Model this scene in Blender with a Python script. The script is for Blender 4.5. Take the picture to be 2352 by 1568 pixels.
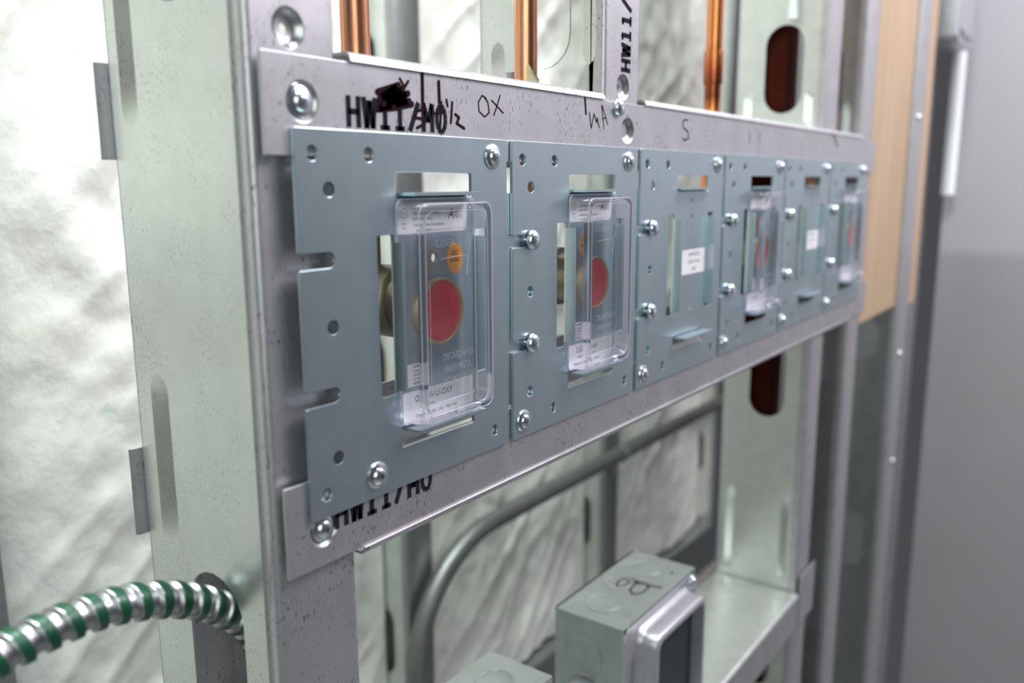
import bpy, bmesh, math, random
from mathutils import Vector, Matrix, noise

random.seed(7)
for o in list(bpy.data.objects):
    bpy.data.objects.remove(o, do_unlink=True)
scene = bpy.context.scene
COL = scene.collection
MM = 0.001
ZB = 1.5                      # height above the floor of the top edge of the outlet plates

def W(x, y, z):
    return Vector((x * MM, y * MM, ZB + z * MM))

# ------------------------------------------------------------------ camera
cam_d = bpy.data.cameras.new('camera')
cam = bpy.data.objects.new('camera', cam_d)
COL.objects.link(cam)
PITCH, YAW, ROLL = -0.1858, 0.9365, -0.0046
Fv = Vector((math.sin(YAW) * math.cos(PITCH), math.cos(YAW) * math.cos(PITCH), math.sin(PITCH)))
Rv = Vector((math.cos(YAW), -math.sin(YAW), 0))
Uv = Rv.cross(Fv)
r2 = math.cos(ROLL) * Rv + math.sin(ROLL) * Uv
u2 = -math.sin(ROLL) * Rv + math.cos(ROLL) * Uv
M = Matrix((r2, u2, -Fv)).transposed().to_4x4()
M.translation = W(-194.47, -235.79, -19.4)
cam.matrix_world = M
cam_d.sensor_width = 36.0
cam_d.lens = 1933.5 / 2352 * 36.0
cam_d.clip_start = 0.01
cam_d.dof.use_dof = True
cam_d.dof.focus_distance = 0.40
cam_d.dof.aperture_fstop = 6.0
scene.camera = cam

# ------------------------------------------------------------------ world, lights, exposure
world = bpy.data.worlds.new('world')
scene.world = world
world.use_nodes = True
bg = world.node_tree.nodes['Background']
bg.inputs['Color'].default_value = (0.80, 0.80, 0.88, 1)
bg.inputs['Strength'].default_value = 0.075

def area(name, loc, target, size, power, color, size_y=None):
    d = bpy.data.lights.new(name, 'AREA')
    d.energy = power
    d.color = color
    d.size = size
    if size_y:
        d.shape = 'RECTANGLE'
        d.size_y = size_y
    o = bpy.data.objects.new(name, d)
    COL.objects.link(o)
    o.location = W(*loc)
    o.rotation_euler = (W(*target) - W(*loc)).to_track_quat('-Z', 'Y').to_euler()
    return o

area('work_light', (-1000, -850, 350), (250, 350, -150), 1.1, 8, (0.90, 1.0, 0.94))
area('chase_light', (-150, 50, 1450), (0, 330, -300), 1.4, 51, (0.87, 1.0, 0.94), 0.3)
area('ceiling_light', (950, -800, 900), (780, -50, -200), 0.6, 23, (1.0, 0.95, 1.0))

scene.view_settings.view_transform = 'Standard'
scene.view_settings.look = 'None'
scene.view_settings.exposure = 0.20
scene.view_settings.gamma = 1.0
scene.view_settings.use_curve_mapping = False

# ------------------------------------------------------------------ materials
MATS = {}
def nodes_of(name):
    m = bpy.data.materials.new(name)
    m.use_nodes = True
    nt = m.node_tree
    b = nt.nodes['Principled BSDF']
    MATS[name] = m
    return m, nt, b

def coords(nt, scale=(1, 1, 1)):
    tc = nt.nodes.new('ShaderNodeTexCoord')
    mp = nt.nodes.new('ShaderNodeMapping')
    mp.inputs['Scale'].default_value = scale
    nt.links.new(tc.outputs['Object'], mp.inputs['Vector'])
    return mp.outputs['Vector']

def noise_ramp(nt, vec, scale, stops, detail=3.0, rough=0.55):
    n = nt.nodes.new('ShaderNodeTexNoise')
    n.inputs['Scale'].default_value = scale
    n.inputs['Detail'].default_value = detail
    n.inputs['Roughness'].default_value = rough
    nt.links.new(vec, n.inputs['Vector'])
    r = nt.nodes.new('ShaderNodeValToRGB')
    e = r.color_ramp.elements
    while len(e) < len(stops):
        e.new(0.5)
    for i, (p, c) in enumerate(stops):
        e[i].position = p
        e[i].color = (*c, 1)
    nt.links.new(n.outputs['Fac'], r.inputs['Fac'])
    return r.outputs['Color'], n.outputs['Fac']

def mul(nt, a, b):
    mx = nt.nodes.new('ShaderNodeMixRGB')
    mx.blend_type = 'MULTIPLY'
    mx.inputs['Fac'].default_value = 1
    nt.links.new(a, mx.inputs['Color1'])
    nt.links.new(b, mx.inputs['Color2'])
    return mx.outputs['Color']

def bump(nt, b, h, strength, dist=0.0005):
    bp = nt.nodes.new('ShaderNodeBump')
    bp.inputs['Strength'].default_value = strength
    bp.inputs['Distance'].default_value = dist
    nt.links.new(h, bp.inputs['Height'])
    nt.links.new(bp.outputs['Normal'], b.inputs['Normal'])

def metal(name, col, rough=0.4, metallic=0.8, speck=0.0, streak=(1, 1, 1), grain=0.06, bumpy=0.0):
    m, nt, b = nodes_of(name)
    b.inputs['Metallic'].default_value = metallic
    v = coords(nt)
    lo = tuple(c * (1 - grain) for c in col)
    hi = tuple(min(1, c * (1 + grain)) for c in col)
    c, f = noise_ramp(nt, v, 60, [(0.3, lo), (0.7, hi)], 6)
    c2, f2 = noise_ramp(nt, v, 1800, [(0.3, (0.94,) * 3), (0.7, (1.04,) * 3)], 1)
    c = mul(nt, c, c2)
    if speck:
        vs = coords(nt, streak)
        s, fs = noise_ramp(nt, vs, 1250, [(0.0, (1,) * 3), (0.60, (1,) * 3), (0.66, (1 - speck,) * 3)], 2, 0.5)
        pt, _ = noise_ramp(nt, v, 45, [(0.42, (0,) * 3), (0.6, (1,) * 3)], 3)
        mx = nt.nodes.new('ShaderNodeMixRGB')
        nt.links.new(pt, mx.inputs['Fac'])
        mx.inputs['Color1'].default_value = (1, 1, 1, 1)
        nt.links.new(s, mx.inputs['Color2'])
        c = mul(nt, c, mx.outputs['Color'])
    nt.links.new(c, b.inputs['Base Color'])
    rr = nt.nodes.new('ShaderNodeMapRange')
    rr.inputs['To Min'].default_value = rough * 0.88
    rr.inputs['To Max'].default_value = rough * 1.12
    nt.links.new(f, rr.inputs['Value'])
    nt.links.new(rr.outputs['Result'], b.inputs['Roughness'])
    if bumpy:
        bump(nt, b, f2, bumpy, 0.0002)
    return m

def plain(name, col, rough=0.6, metallic=0.0, grain=0.05, scale=120, spec=0.5):
    m, nt, b = nodes_of(name)
    v = coords(nt)
    c, f = noise_ramp(nt, v, scale, [(0.3, tuple(x * (1 - grain) for x in col)), (0.7, tuple(min(1, x * (1 + grain)) for x in col))], 4)
    nt.links.new(c, b.inputs['Base Color'])
    b.inputs['Roughness'].default_value = rough
    b.inputs['Metallic'].default_value = metallic
    b.inputs['Specular IOR Level'].default_value = spec
    return m

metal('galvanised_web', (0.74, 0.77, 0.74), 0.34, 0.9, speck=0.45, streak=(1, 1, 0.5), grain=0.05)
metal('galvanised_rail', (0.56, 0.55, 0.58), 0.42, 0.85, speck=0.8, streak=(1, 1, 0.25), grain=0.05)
metal('galvanised_shaded', (0.40, 0.43, 0.43), 0.38, 0.92, speck=0.3)  # same galvanised steel, base colour darkened for the faces in shade
metal('zinc_plate', (0.47, 0.56, 0.615), 0.30, 0.88, grain=0.03, bumpy=0.05)
metal('zinc_screw', (0.70, 0.75, 0.80), 0.24, 1.0, grain=0.05)
metal('dimple_metal', (0.52, 0.52, 0.53), 0.30, 0.9, grain=0.08)
metal('brass', (0.36, 0.31, 0.23), 0.40, 0.9, grain=0.12)
metal('brass_rim', (0.62, 0.43, 0.22), 0.42, 0.55, grain=0.1)
metal('conduit_steel', (0.21, 0.21, 0.21), 0.45, 0.7, grain=0.1)
metal('armor_silver', (0.40, 0.40, 0.42), 0.36, 1.0, grain=0.1)
metal('armor_green', (0.002, 0.055, 0.028), 0.38, 0.1, grain=0.25)
metal('box_steel', (0.40, 0.45, 0.43), 0.40, 0.6, speck=0.25, grain=0.08)
metal('ring_steel', (0.50, 0.50, 0.54), 0.40, 0.7, grain=0.06)
plain('red_cap', (0.80, 0.012, 0.035), 0.38, grain=0.08)
plain('ink', (0.016, 0.016, 0.024), 0.9, grain=0.3, scale=700, spec=0.08)
plain('marker', (0.022, 0.006, 0.011), 0.9, grain=0.2, spec=0.08)
plain('print_grey', (0.03, 0.03, 0.04), 0.9, spec=0.1)
plain('sticker_white', (0.78, 0.76, 0.80), 0.5, grain=0.02)
plain('sticker_orange', (1.0, 0.36, 0.015), 0.5, grain=0.03)
plain('sticker_yellow', (0.55, 0.48, 0.30), 0.6)
plain('blocking_red', (0.032, 0.0035, 0.001), 0.9, grain=0.2, spec=0.1)
plain('inside_shade', (0.02, 0.028, 0.03), 0.6)  # near-black colour stands in for shade inside openings
plain('white_plastic', (0.72, 0.74, 0.76), 0.35, grain=0.02)
plain('stamp', (0.48, 0.56, 0.60), 0.4, 0.5)
plain('concrete', (0.30, 0.30, 0.30), 0.85, grain=0.15, scale=14)
plain('drywall_back', (0.40, 0.37, 0.33), 0.9)

def mat_copper(name, stained=False):
    m, nt, b = nodes_of(name)
    b.inputs['Metallic'].default_value = 1.0
    b.inputs['Roughness'].default_value = 0.27
    v = coords(nt, (1, 1, 0.08))
    c, f = noise_ramp(nt, v, 260, [(0.3, (0.60, 0.24, 0.13)), (0.55, (0.80, 0.38, 0.22)), (0.75, (0.86, 0.47, 0.30))], 4)
    if stained:                       # torch discolouration and a tinned joint, at fixed heights
        tc = nt.nodes.new('ShaderNodeTexCoord')
        sp = nt.nodes.new('ShaderNodeSeparateXYZ')
        nt.links.new(tc.outputs['Object'], sp.inputs['Vector'])
        nz = nt.nodes.new('ShaderNodeTexNoise')
        nz.inputs['Scale'].default_value = 120
        nt.links.new(tc.outputs['Object'], nz.inputs['Vector'])
        ad = nt.nodes.new('ShaderNodeMath')
        ad.operation = 'MULTIPLY_ADD'
        ad.inputs[1].default_value = 0.012
        nt.links.new(nz.outputs['Fac'], ad.inputs[0])
        nt.links.new(sp.outputs['Z'], ad.inputs[2])
        mr = nt.nodes.new('ShaderNodeMapRange')
        mr.inputs['From Min'].default_value = 0.030
        mr.inputs['From Max'].default_value = 0.150
        nt.links.new(ad.outputs[0], mr.inputs['Value'])
        r = nt.nodes.new('ShaderNodeValToRGB')
        e = r.color_ramp.elements
        stops = [(0.0, (0.80, 0.33, 0.13)), (0.30, (0.85, 0.28, 0.08)), (0.36, (0.30, 0.12, 0.09)), (0.40, (0.68, 0.62, 0.56)),
                 (0.46, (0.62, 0.58, 0.50)), (0.50, (0.85, 0.50, 0.14)), (0.56, (0.75, 0.28, 0.07)), (0.64, (0.22, 0.06, 0.03)), (0.80, (0.40, 0.10, 0.04)), (1.0, (0.75, 0.28, 0.10))]
        while len(e) < len(stops):
            e.new(0.5)
        for i, (p, cc) in enumerate(stops):
            e[i].position = p
            e[i].color = (*cc, 1)
        nt.links.new(mr.outputs['Result'], r.inputs['Fac'])
        c = r.outputs['Color']
    nt.links.new(c, b.inputs['Base Color'])
mat_copper('copper')
mat_copper('copper_stained', True)

def mat_clear():
    m, nt, b = nodes_of('clear_plastic')
    nt.nodes.remove(b)
    out = nt.nodes['Material Output']
    tr = nt.nodes.new('ShaderNodeBsdfTransparent')
    tr.inputs['Color'].default_value = (0.96, 0.96, 0.98, 1)
    gl = nt.nodes.new('ShaderNodeBsdfGlossy')
    gl.inputs['Roughness'].default_value = 0.12
    gl.inputs['Color'].default_value = (0.95, 0.95, 1, 1)
    df = nt.nodes.new('ShaderNodeBsdfDiffuse')
    df.inputs['Color'].default_value = (0.80, 0.80, 0.88, 1)
    tl = nt.nodes.new('ShaderNodeBsdfTranslucent')
    tl.inputs['Color'].default_value = (0.80, 0.80, 0.88, 1)
    m0 = nt.nodes.new('ShaderNodeMixShader')
    m0.inputs['Fac'].default_value = 0.5
    nt.links.new(df.outputs[0], m0.inputs[1])
    nt.links.new(tl.outputs[0], m0.inputs[2])
    lw = nt.nodes.new('ShaderNodeTexNoise')
    lw.inputs['Scale'].default_value = 90
    tc = nt.nodes.new('ShaderNodeTexCoord')
    nt.links.new(tc.outputs['Object'], lw.inputs['Vector'])
    mr = nt.nodes.new('ShaderNodeMapRange')
    mr.inputs['To Min'].default_value = 0.03
    mr.inputs['To Max'].default_value = 0.12
    nt.links.new(lw.outputs['Fac'], mr.inputs['Value'])
    m1 = nt.nodes.new('ShaderNodeMixShader')
    nt.links.new(mr.outputs['Result'], m1.inputs['Fac'])
    nt.links.new(tr.outputs[0], m1.inputs[1])
    nt.links.new(m0.outputs[0], m1.inputs[2])
    fr = nt.nodes.new('ShaderNodeFresnel')
    fr.inputs['IOR'].default_value = 1.32
    m2 = nt.nodes.new('ShaderNodeMixShader')
    nt.links.new(fr.outputs[0], m2.inputs['Fac'])
    nt.links.new(m1.outputs[0], m2.inputs[1])
    nt.links.new(gl.outputs[0], m2.inputs[2])
    nt.links.new(m2.outputs[0], out.inputs['Surface'])
mat_clear()

def mat_frost():
    m, nt, b = nodes_of('clear_edge')
    nt.nodes.remove(b)
    out = nt.nodes['Material Output']
    tr = nt.nodes.new('ShaderNodeBsdfTransparent')
    df = nt.nodes.new('ShaderNodeBsdfPrincipled')
    df.inputs['Base Color'].default_value = (0.78, 0.78, 0.86, 1)
    df.inputs['Roughness'].default_value = 0.25
    mx = nt.nodes.new('ShaderNodeMixShader')
    mx.inputs['Fac'].default_value = 0.36
    nt.links.new(tr.outputs[0], mx.inputs[1])
    nt.links.new(df.outputs[0], mx.inputs[2])
    nt.links.new(mx.outputs[0], out.inputs['Surface'])
mat_frost()

def mat_insulation():
    m, nt, b = nodes_of('insulation_facing')
    v = coords(nt)
    c, f = noise_ramp(nt, v, 9, [(0.25, (0.70, 0.68, 0.63)), (0.5, (0.85, 0.84, 0.80)), (0.75, (0.91, 0.905, 0.88))], 6, 0.6)
    c2, f2 = noise_ramp(nt, v, 30, [(0.0, (1,) * 3), (0.66, (1,) * 3), (0.78, (0.62, 0.80, 0.74))], 2)
    c = mul(nt, c, c2)
    nt.links.new(c, b.inputs['Base Color'])
    b.inputs['Roughness'].default_value = 0.55
    b.inputs['Specular IOR Level'].default_value = 0.25
    v2 = coords(nt, (1, 1, 0.6))
    _, h = noise_ramp(nt, v2, 26, [(0, (0,) * 3), (1, (1,) * 3)], 6, 0.6)
    bump(nt, b, h, 0.40, 0.010)
mat_insulation()

def mat_wood(name, a, bcol):
    m, nt, b = nodes_of(name)
    v = coords(nt, (1, 1, 0.07))
    c, f = noise_ramp(nt, v, 38, [(0.3, a), (0.7, bcol)], 6, 0.6)
    nt.links.new(c, b.inputs['Base Color'])
    b.inputs['Roughness'].default_value = 0.7
mat_wood('plywood', (0.34, 0.235, 0.15), (0.43, 0.31, 0.21))

def mat_drywall():
    m, nt, b = nodes_of('drywall')
    v = coords(nt)
    c, f = noise_ramp(nt, v, 5, [(0.3, (0.27, 0.254, 0.275)), (0.7, (0.30, 0.283, 0.31))], 6)
    tc = nt.nodes.new('ShaderNodeTexCoord')
    sp = nt.nodes.new('ShaderNodeSeparateXYZ')
    nt.links.new(tc.outputs['Object'], sp.inputs['Vector'])
    mr = nt.nodes.new('ShaderNodeMapRange')     # the board is lighter above this height
    mr.inputs['From Min'].default_value = ZB - 0.138
    mr.inputs['From Max'].default_value = ZB - 0.122
    nt.links.new(sp.outputs['Z'], mr.inputs['Value'])
    mx = nt.nodes.new('ShaderNodeMixRGB')
    nt.links.new(mr.outputs['Result'], mx.inputs['Fac'])
    nt.links.new(c, mx.inputs['Color1'])
    mx.inputs['Color2'].default_value = (0.37, 0.353, 0.385, 1)
    c2, _ = noise_ramp(nt, v, 16, [(0, (1,) * 3), (0.73, (1,) * 3), (0.80, (0.75,) * 3)], 2)
    nt.links.new(mul(nt, mx.outputs['Color'], c2), b.inputs['Base Color'])
    b.inputs['Roughness'].default_value = 0.85
mat_drywall()

# ------------------------------------------------------------------ mesh helpers (all coordinates in millimetres)
class MB:
    def __init__(s):
        s.v, s.f, s.mi = [], [], []
    def add(s, verts, faces, mi=0):
        n = len(s.v)
        s.v += [tuple(p) for p in verts]
        s.f += [tuple(i + n for i in f) for f in faces]
        s.mi += [mi] * len(faces)
        return s
    def box(s, x0, x1, y0, y1, z0, z1):
        v = [(x0, y0, z0), (x1, y0, z0), (x1, y1, z0), (x0, y1, z0), (x0, y0, z1), (x1, y0, z1), (x1, y1, z1), (x0, y1, z1)]
        return s.add(v, [(0, 3, 2, 1), (4, 5, 6, 7), (0, 1, 5, 4), (1, 2, 6, 5), (2, 3, 7, 6), (3, 0, 4, 7)])
    def sweep(s, prof, t0, t1, axis, thick=None):
        """extrude an open profile along 'x' (profile is y,z) or 'z' (profile is x,y); thick gives it sheet thickness"""
        pts = list(prof)
        if thick:
            off = []
            for i, p in enumerate(pts):
                a = pts[max(i - 1, 0)]
                b = pts[min(i + 1, len(pts) - 1)]
                d = Vector((b[0] - a[0], b[1] - a[1])).normalized()
                off.append((p[0] - d.y * thick, p[1] + d.x * thick))
            pts = pts + off[::-1]
        n = len(pts)
        mk = (lambda p, t: (t, p[0], p[1])) if axis == 'x' else (lambda p, t: (p[0], p[1], t))
        v = [mk(p, t0) for p in pts] + [mk(p, t1) for p in pts]
        f = []
        rng = range(n) if thick else range(n - 1)
        for i in rng:
            j = (i + 1) % n
            f.append((i, j, n + j, n + i))
        if thick:
            h = n // 2
            for i in range(h - 1):
                f.append((i, n - 1 - i, n - 2 - i, i + 1))
                f.append((n + i, n + i + 1, n + n - 2 - i, n + n - 1 - i))
        return s.add(v, f)
    def lathe(s, prof, origin, n=24, mapf=None):
        """revolve (r, h) about local +h; mapf turns local (x, y, h) into scene axes (default h -> -Y, towards the viewer)"""
        mapf = mapf or (lambda x, y, h: (x, -h, y))
        v, f, rings = [], [], []
        for r, h in prof:
            if r < 1e-6:
                rings.append([len(v)])
                v.append(mapf(0, 0, h))
            else:
                rings.append(list(range(len(v), len(v) + n)))
                for k in range(n):
                    a = 2 * math.pi * k / n
                    v.append(mapf(r * math.cos(a), r * math.sin(a), h))
        for A, B in zip(rings, rings[1:]):
            for k in range(n):
                k2 = (k + 1) % n
                if len(A) == 1 and len(B) > 1:
                    f.append((A[0], B[k], B[k2]))
                elif len(B) == 1 and len(A) > 1:
                    f.append((A[k], B[0], A[k2]))
                elif len(A) > 1:
                    f.append((A[k], B[k], B[k2], A[k2]))
        return s.add([(p[0] + origin[0], p[1] + origin[1], p[2] + origin[2]) for p in v], f)
    def tube(s, path, r, n=16, caps=True):
        P = [Vector(p) for p in path]
        up = Vector((0.0, 1.0, 0.13)).normalized()
        rings = []
        for i, p in enumerate(P):
            t = (P[min(i + 1, len(P) - 1)] - P[max(i - 1, 0)]).normalized()
            u = (up - t * up.dot(t))
            if u.length < 1e-3:
                u = Vector((1, 0, 0)) - t * t.x
            u.normalize()
            w = t.cross(u)
            rr = r[i] if isinstance(r, (list, tuple)) else r
            rings.append([p + (u * math.cos(2 * math.pi * k / n) + w * math.sin(2 * math.pi * k / n)) * rr for k in range(n)])
        v = [q for R_ in rings for q in R_]
        f = []
        for i in range(len(P) - 1):
            for k in range(n):
                k2 = (k + 1) % n
                f.append((i * n + k, i * n + k2, (i + 1) * n + k2, (i + 1) * n + k))
        if caps:
            f.append(tuple(range(n))[::-1])
            f.append(tuple((len(P) - 1) * n + k for k in range(n)))
        return s.add(v, f)
    def ribbon(s, pts, w, y=0.0, ends=True):
        """marker stroke in the plane y = const, facing the viewer (-Y); pts are (x, z)"""
        for i, (a, b) in enumerate(zip(pts, pts[1:])):
            d = Vector((b[0] - a[0], b[1] - a[1]))
            if d.length < 1e-6:
                continue
            d.normalize()
            nx, nz = -d.y * w / 2, d.x * w / 2
            s.add([(a[0] - nx, y, a[1] - nz), (b[0] - nx, y, b[1] - nz), (b[0] + nx, y, b[1] + nz), (a[0] + nx, y, a[1] + nz)], [(0, 1, 2, 3)])
        if ends:
            for k, p in enumerate(pts):
                s.add([(p[0] + w / 2 * math.cos(t), y - 0.004 - 0.001 * k, p[1] + w / 2 * math.sin(t)) for t in [2 * math.pi * q / 10 for q in range(10)]], [tuple(range(10))])
        return s
    def ellipse(s, cx, cz, rx, rz, y, n=40):
        return s.add([(cx + rx * math.cos(2 * math.pi * k / n), y, cz + rz * math.sin(2 * math.pi * k / n)) for k in range(n)], [tuple(range(n))])
    def moved(s, dx=0, dy=0, dz=0):
        o = MB()
        o.v = [(a + dx, b + dy, c + dz) for a, b, c in s.v]
        o.f = list(s.f)
        o.mi = list(s.mi)
        return o

def curve_mesh(cu):
    ob = bpy.data.objects.new('tmp', cu)
    COL.objects.link(ob)
    dg = bpy.context.evaluated_depsgraph_get()
    me = bpy.data.meshes.new_from_object(ob.evaluated_get(dg))
    v = [tuple(p.co) for p in me.vertices]
    f = [tuple(p.vertices) for p in me.polygons]
    bpy.data.objects.remove(ob, do_unlink=True)
    bpy.data.curves.remove(cu)
    bpy.data.meshes.remove(me)
    return v, f

FRONT = lambda x, y, z: (x, -z, y)     # sheet (x, z) seen from the front
SIDE = lambda x, y, z: (z, x, y)       # sheet (y, z), thickness along x

def sheet(outline, holes, t, mapf, off=(0, 0, 0), bev=0.0):
    cu = bpy.data.curves.new('tmp', 'CURVE')
    cu.dimensions = '2D'
    cu.fill_mode = 'BOTH'
    cu.extrude = max(t / 2 - bev, 0.01)
    if bev:
        cu.bevel_depth = bev
        cu.bevel_resolution = 1
        cu.offset = -bev
    for loop in [outline] + holes:
        sp = cu.splines.new('POLY')
        sp.points.add(len(loop) - 1)
        for p, q in zip(sp.points, loop):
            p.co = (q[0], q[1], 0, 1)
        sp.use_cyclic_u = True
    v, f = curve_mesh(cu)
    return [tuple(a + b for a, b in zip(mapf(*p), off)) for p in v], f

def rect(x0, x1, z0, z1, r=0.0, n=5):
    if r <= 0:
        return [(x0, z0), (x1, z0), (x1, z1), (x0, z1)]
    out = []
    for cx, cz, a0 in ((x1 - r, z0 + r, -90), (x1 - r, z1 - r, 0), (x0 + r, z1 - r, 90), (x0 + r, z0 + r, 180)):
        for k in range(n + 1):
            a = math.radians(a0 + 90 * k / n)
            out.append((cx + r * math.cos(a), cz + r * math.sin(a)))
    return out

def circ(cx, cz, r, n=20):
    return [(cx + r * math.cos(2 * math.pi * k / n), cz + r * math.sin(2 * math.pi * k / n)) for k in range(n)]

def text(body, size, x, z, y, align='LEFT', sx=1.0, bold=0.0, shear=0.0, rot=0.0, zscale=1.0):
    cu = bpy.data.curves.new('tmp', 'FONT')
    cu.body = body
    cu.size = size
    cu.align_x = align
    cu.offset = bold
    cu.shear = shear
    cu.resolution_u = 3
    v, f = curve_mesh(cu)
    c, s_ = math.cos(rot), math.sin(rot)
    out = []
    for p in v:
        a, b = p[0] * sx, p[1] * zscale
        out.append((x + a * c - b * s_, y, z + a * s_ + b * c))
    return out, f

ORIGIN = {}
def mesh_of(name, mb, mats, origin, smooth=None):
    me = bpy.data.meshes.new(name)
    ox, oy, oz = origin
    me.from_pydata([((a - ox) * MM, (b - oy) * MM, (c - oz) * MM) for a, b, c in mb.v], [], mb.f)
    if not isinstance(mats, (list, tuple)):
        mats = [mats]
    for k in mats:
        me.materials.append(MATS[k])
    if len(mats) > 1:
        me.polygons.foreach_set('material_index', mb.mi)
    bm = bmesh.new()
    bm.from_mesh(me)
    bmesh.ops.remove_doubles(bm, verts=bm.verts, dist=1e-7)
    bm.to_mesh(me)
    bm.free()
    if smooth is not None:
        me.polygons.foreach_set('use_smooth', [True] * len(me.polygons))
        me.set_sharp_from_angle(angle=math.radians(smooth))
    me.update()
    return me

def tag(o, label=None, cat=None, group=None, kind=None):
    for k, v in (('label', label), ('category', cat), ('group', group), ('kind', kind)):
        if v:
            o[k] = v
    return o

def thing(name, label, cat, at, group=None):
    o = bpy.data.objects.new(name, None)
    o.empty_display_size = 0.02
    COL.objects.link(o)
    o.location = W(*at)
    ORIGIN[o] = tuple(at)
    return tag(o, label, cat, group)

def part(name, mb, mats, parent, smooth=None, label=None):
    """a mesh child; mb in scene millimetres"""
    me = mesh_of(name, mb, mats, ORIGIN[parent], smooth)
    o = bpy.data.objects.new(name, me)
    COL.objects.link(o)
    o.parent = parent
    ORIGIN[o] = ORIGIN[parent]
    if label:
        o['label'] = label
    return o

def inst(name, me, parent, at, label=None):
    """a child that shares mesh data, placed at 'at' (millimetres in the frame of the top thing)"""
    o = bpy.data.objects.new(name, me)
    COL.objects.link(o)
    o.parent = parent
    o.location = Vector(at) * MM
    if label:
        o['label'] = label
    return o

def single(name, mb, mats, label, cat, group=None, smooth=None, kind=None, at=None):
    at = at or mb.v[0]
    me = mesh_of(name, mb, mats, at, smooth)
    o = bpy.data.objects.new(name, me)
    COL.objects.link(o)
    o.location = W(*at)
    ORIGIN[o] = tuple(at)
    return tag(o, label, cat, group, kind)

def structure(name, mb, mats, smooth=None):
    me = mesh_of(name, mb, mats, (0, 0, -ZB * 1000), smooth)
    o = bpy.data.objects.new(name, me)
    COL.objects.link(o)
    ORIGIN[o] = (0, 0, -ZB * 1000)
    o['kind'] = 'structure'
    return o

FLOOR = -1500.0
TOP = 900.0

# ------------------------------------------------------------------ setting
structure('floor', MB().box(-2500, 1306, -2600, 460, FLOOR - 30, FLOOR), 'concrete')
structure('wall_right', MB().box(1290, 1306, -2600, 12, FLOOR, TOP), 'drywall')
structure('wall_back', MB().box(-2500, 1306, 446, 458, FLOOR, TOP), 'drywall_back')

# ------------------------------------------------------------------ metal studs
HOLES = (84, -212, -508, 380)
def stadium(cy, cz, hw, hl, n=10):
    out = []
    for k in range(n + 1):
        a = math.pi * k / n
        out.append((cy + hw * math.cos(a), cz + (hl - hw) + hw * math.sin(a)))
    for k in range(n + 1):
        a = math.pi + math.pi * k / n
        out.append((cy + hw * math.cos(a), cz - (hl - hw) + hw * math.sin(a)))
    return out

def trough(x0, cy, z0, z1, hw, depth):
    """pressed rib: a shallow groove with scooped ends, sunk into +X"""
    mb = MB()
    nz, ny = 26, 8
    L = z1 - z0
    e = min(18, L * 0.3)
    v = []
    for i in range(nz + 1):
        if i <= 8:
            z = z0 + e * i / 8
        elif i >= nz - 8:
            z = z1 - e * (nz - i) / 8
        else:
            z = z0 + e + (L - 2 * e) * (i - 8) / (nz - 16)
        q = min(1, (z - z0) / e, (z1 - z) / e)
        wq = math.sqrt(max(0, 1 - (1 - min(1, q * 2.2)) ** 2))
        for j in range(ny + 1):
            s = -1 + 2 * j / ny
            d = depth * math.sin(min(1, q) * math.pi / 2) * ((s + 1) / 0.25 if s < -0.75 else (1 - s) / 1.75)
            v.append((x0 + d, cy + s * hw * wq, z))
    f = []
    for i in range(nz):
        for j in range(ny):
            a = i * (ny + 1) + j
            f.append((a, a + 1, a + ny + 2, a + ny + 1))
    return mb.add(v, f)

def capsule_outline(cy, z0, z1, hw):
    L = z1 - z0
    e = min(18, L * 0.3)
    right, left = [], []
    N = 26
    for i in range(N + 1):
        if i <= 8:
            z = z0 + e * i / 8
        elif i >= N - 8:
            z = z1 - e * (N - i) / 8
        else:
            z = z0 + e + (L - 2 * e) * (i - 8) / (N - 16)
        q = min(1, (z - z0) / e, (z1 - z) / e)
        wq = math.sqrt(max(0, 1 - (1 - min(1, q * 2.2)) ** 2))
        right.append((cy + hw * wq, z))
        left.append((cy - hw * wq, z))
    return right + left[::-1][1:-1]

def dimple_mesh(mb, x, y, z, R_=7.2):
    mb.lathe([(R_, 0.0), (R_ * 0.93, -0.25), (R_ * 0.8, -1.3), (R_ * 0.62, -2.4), (R_ * 0.48, -2.7), (2.0, -2.8), (1.9, -3.6)], (x, y, z), 28)
    return mb

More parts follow.
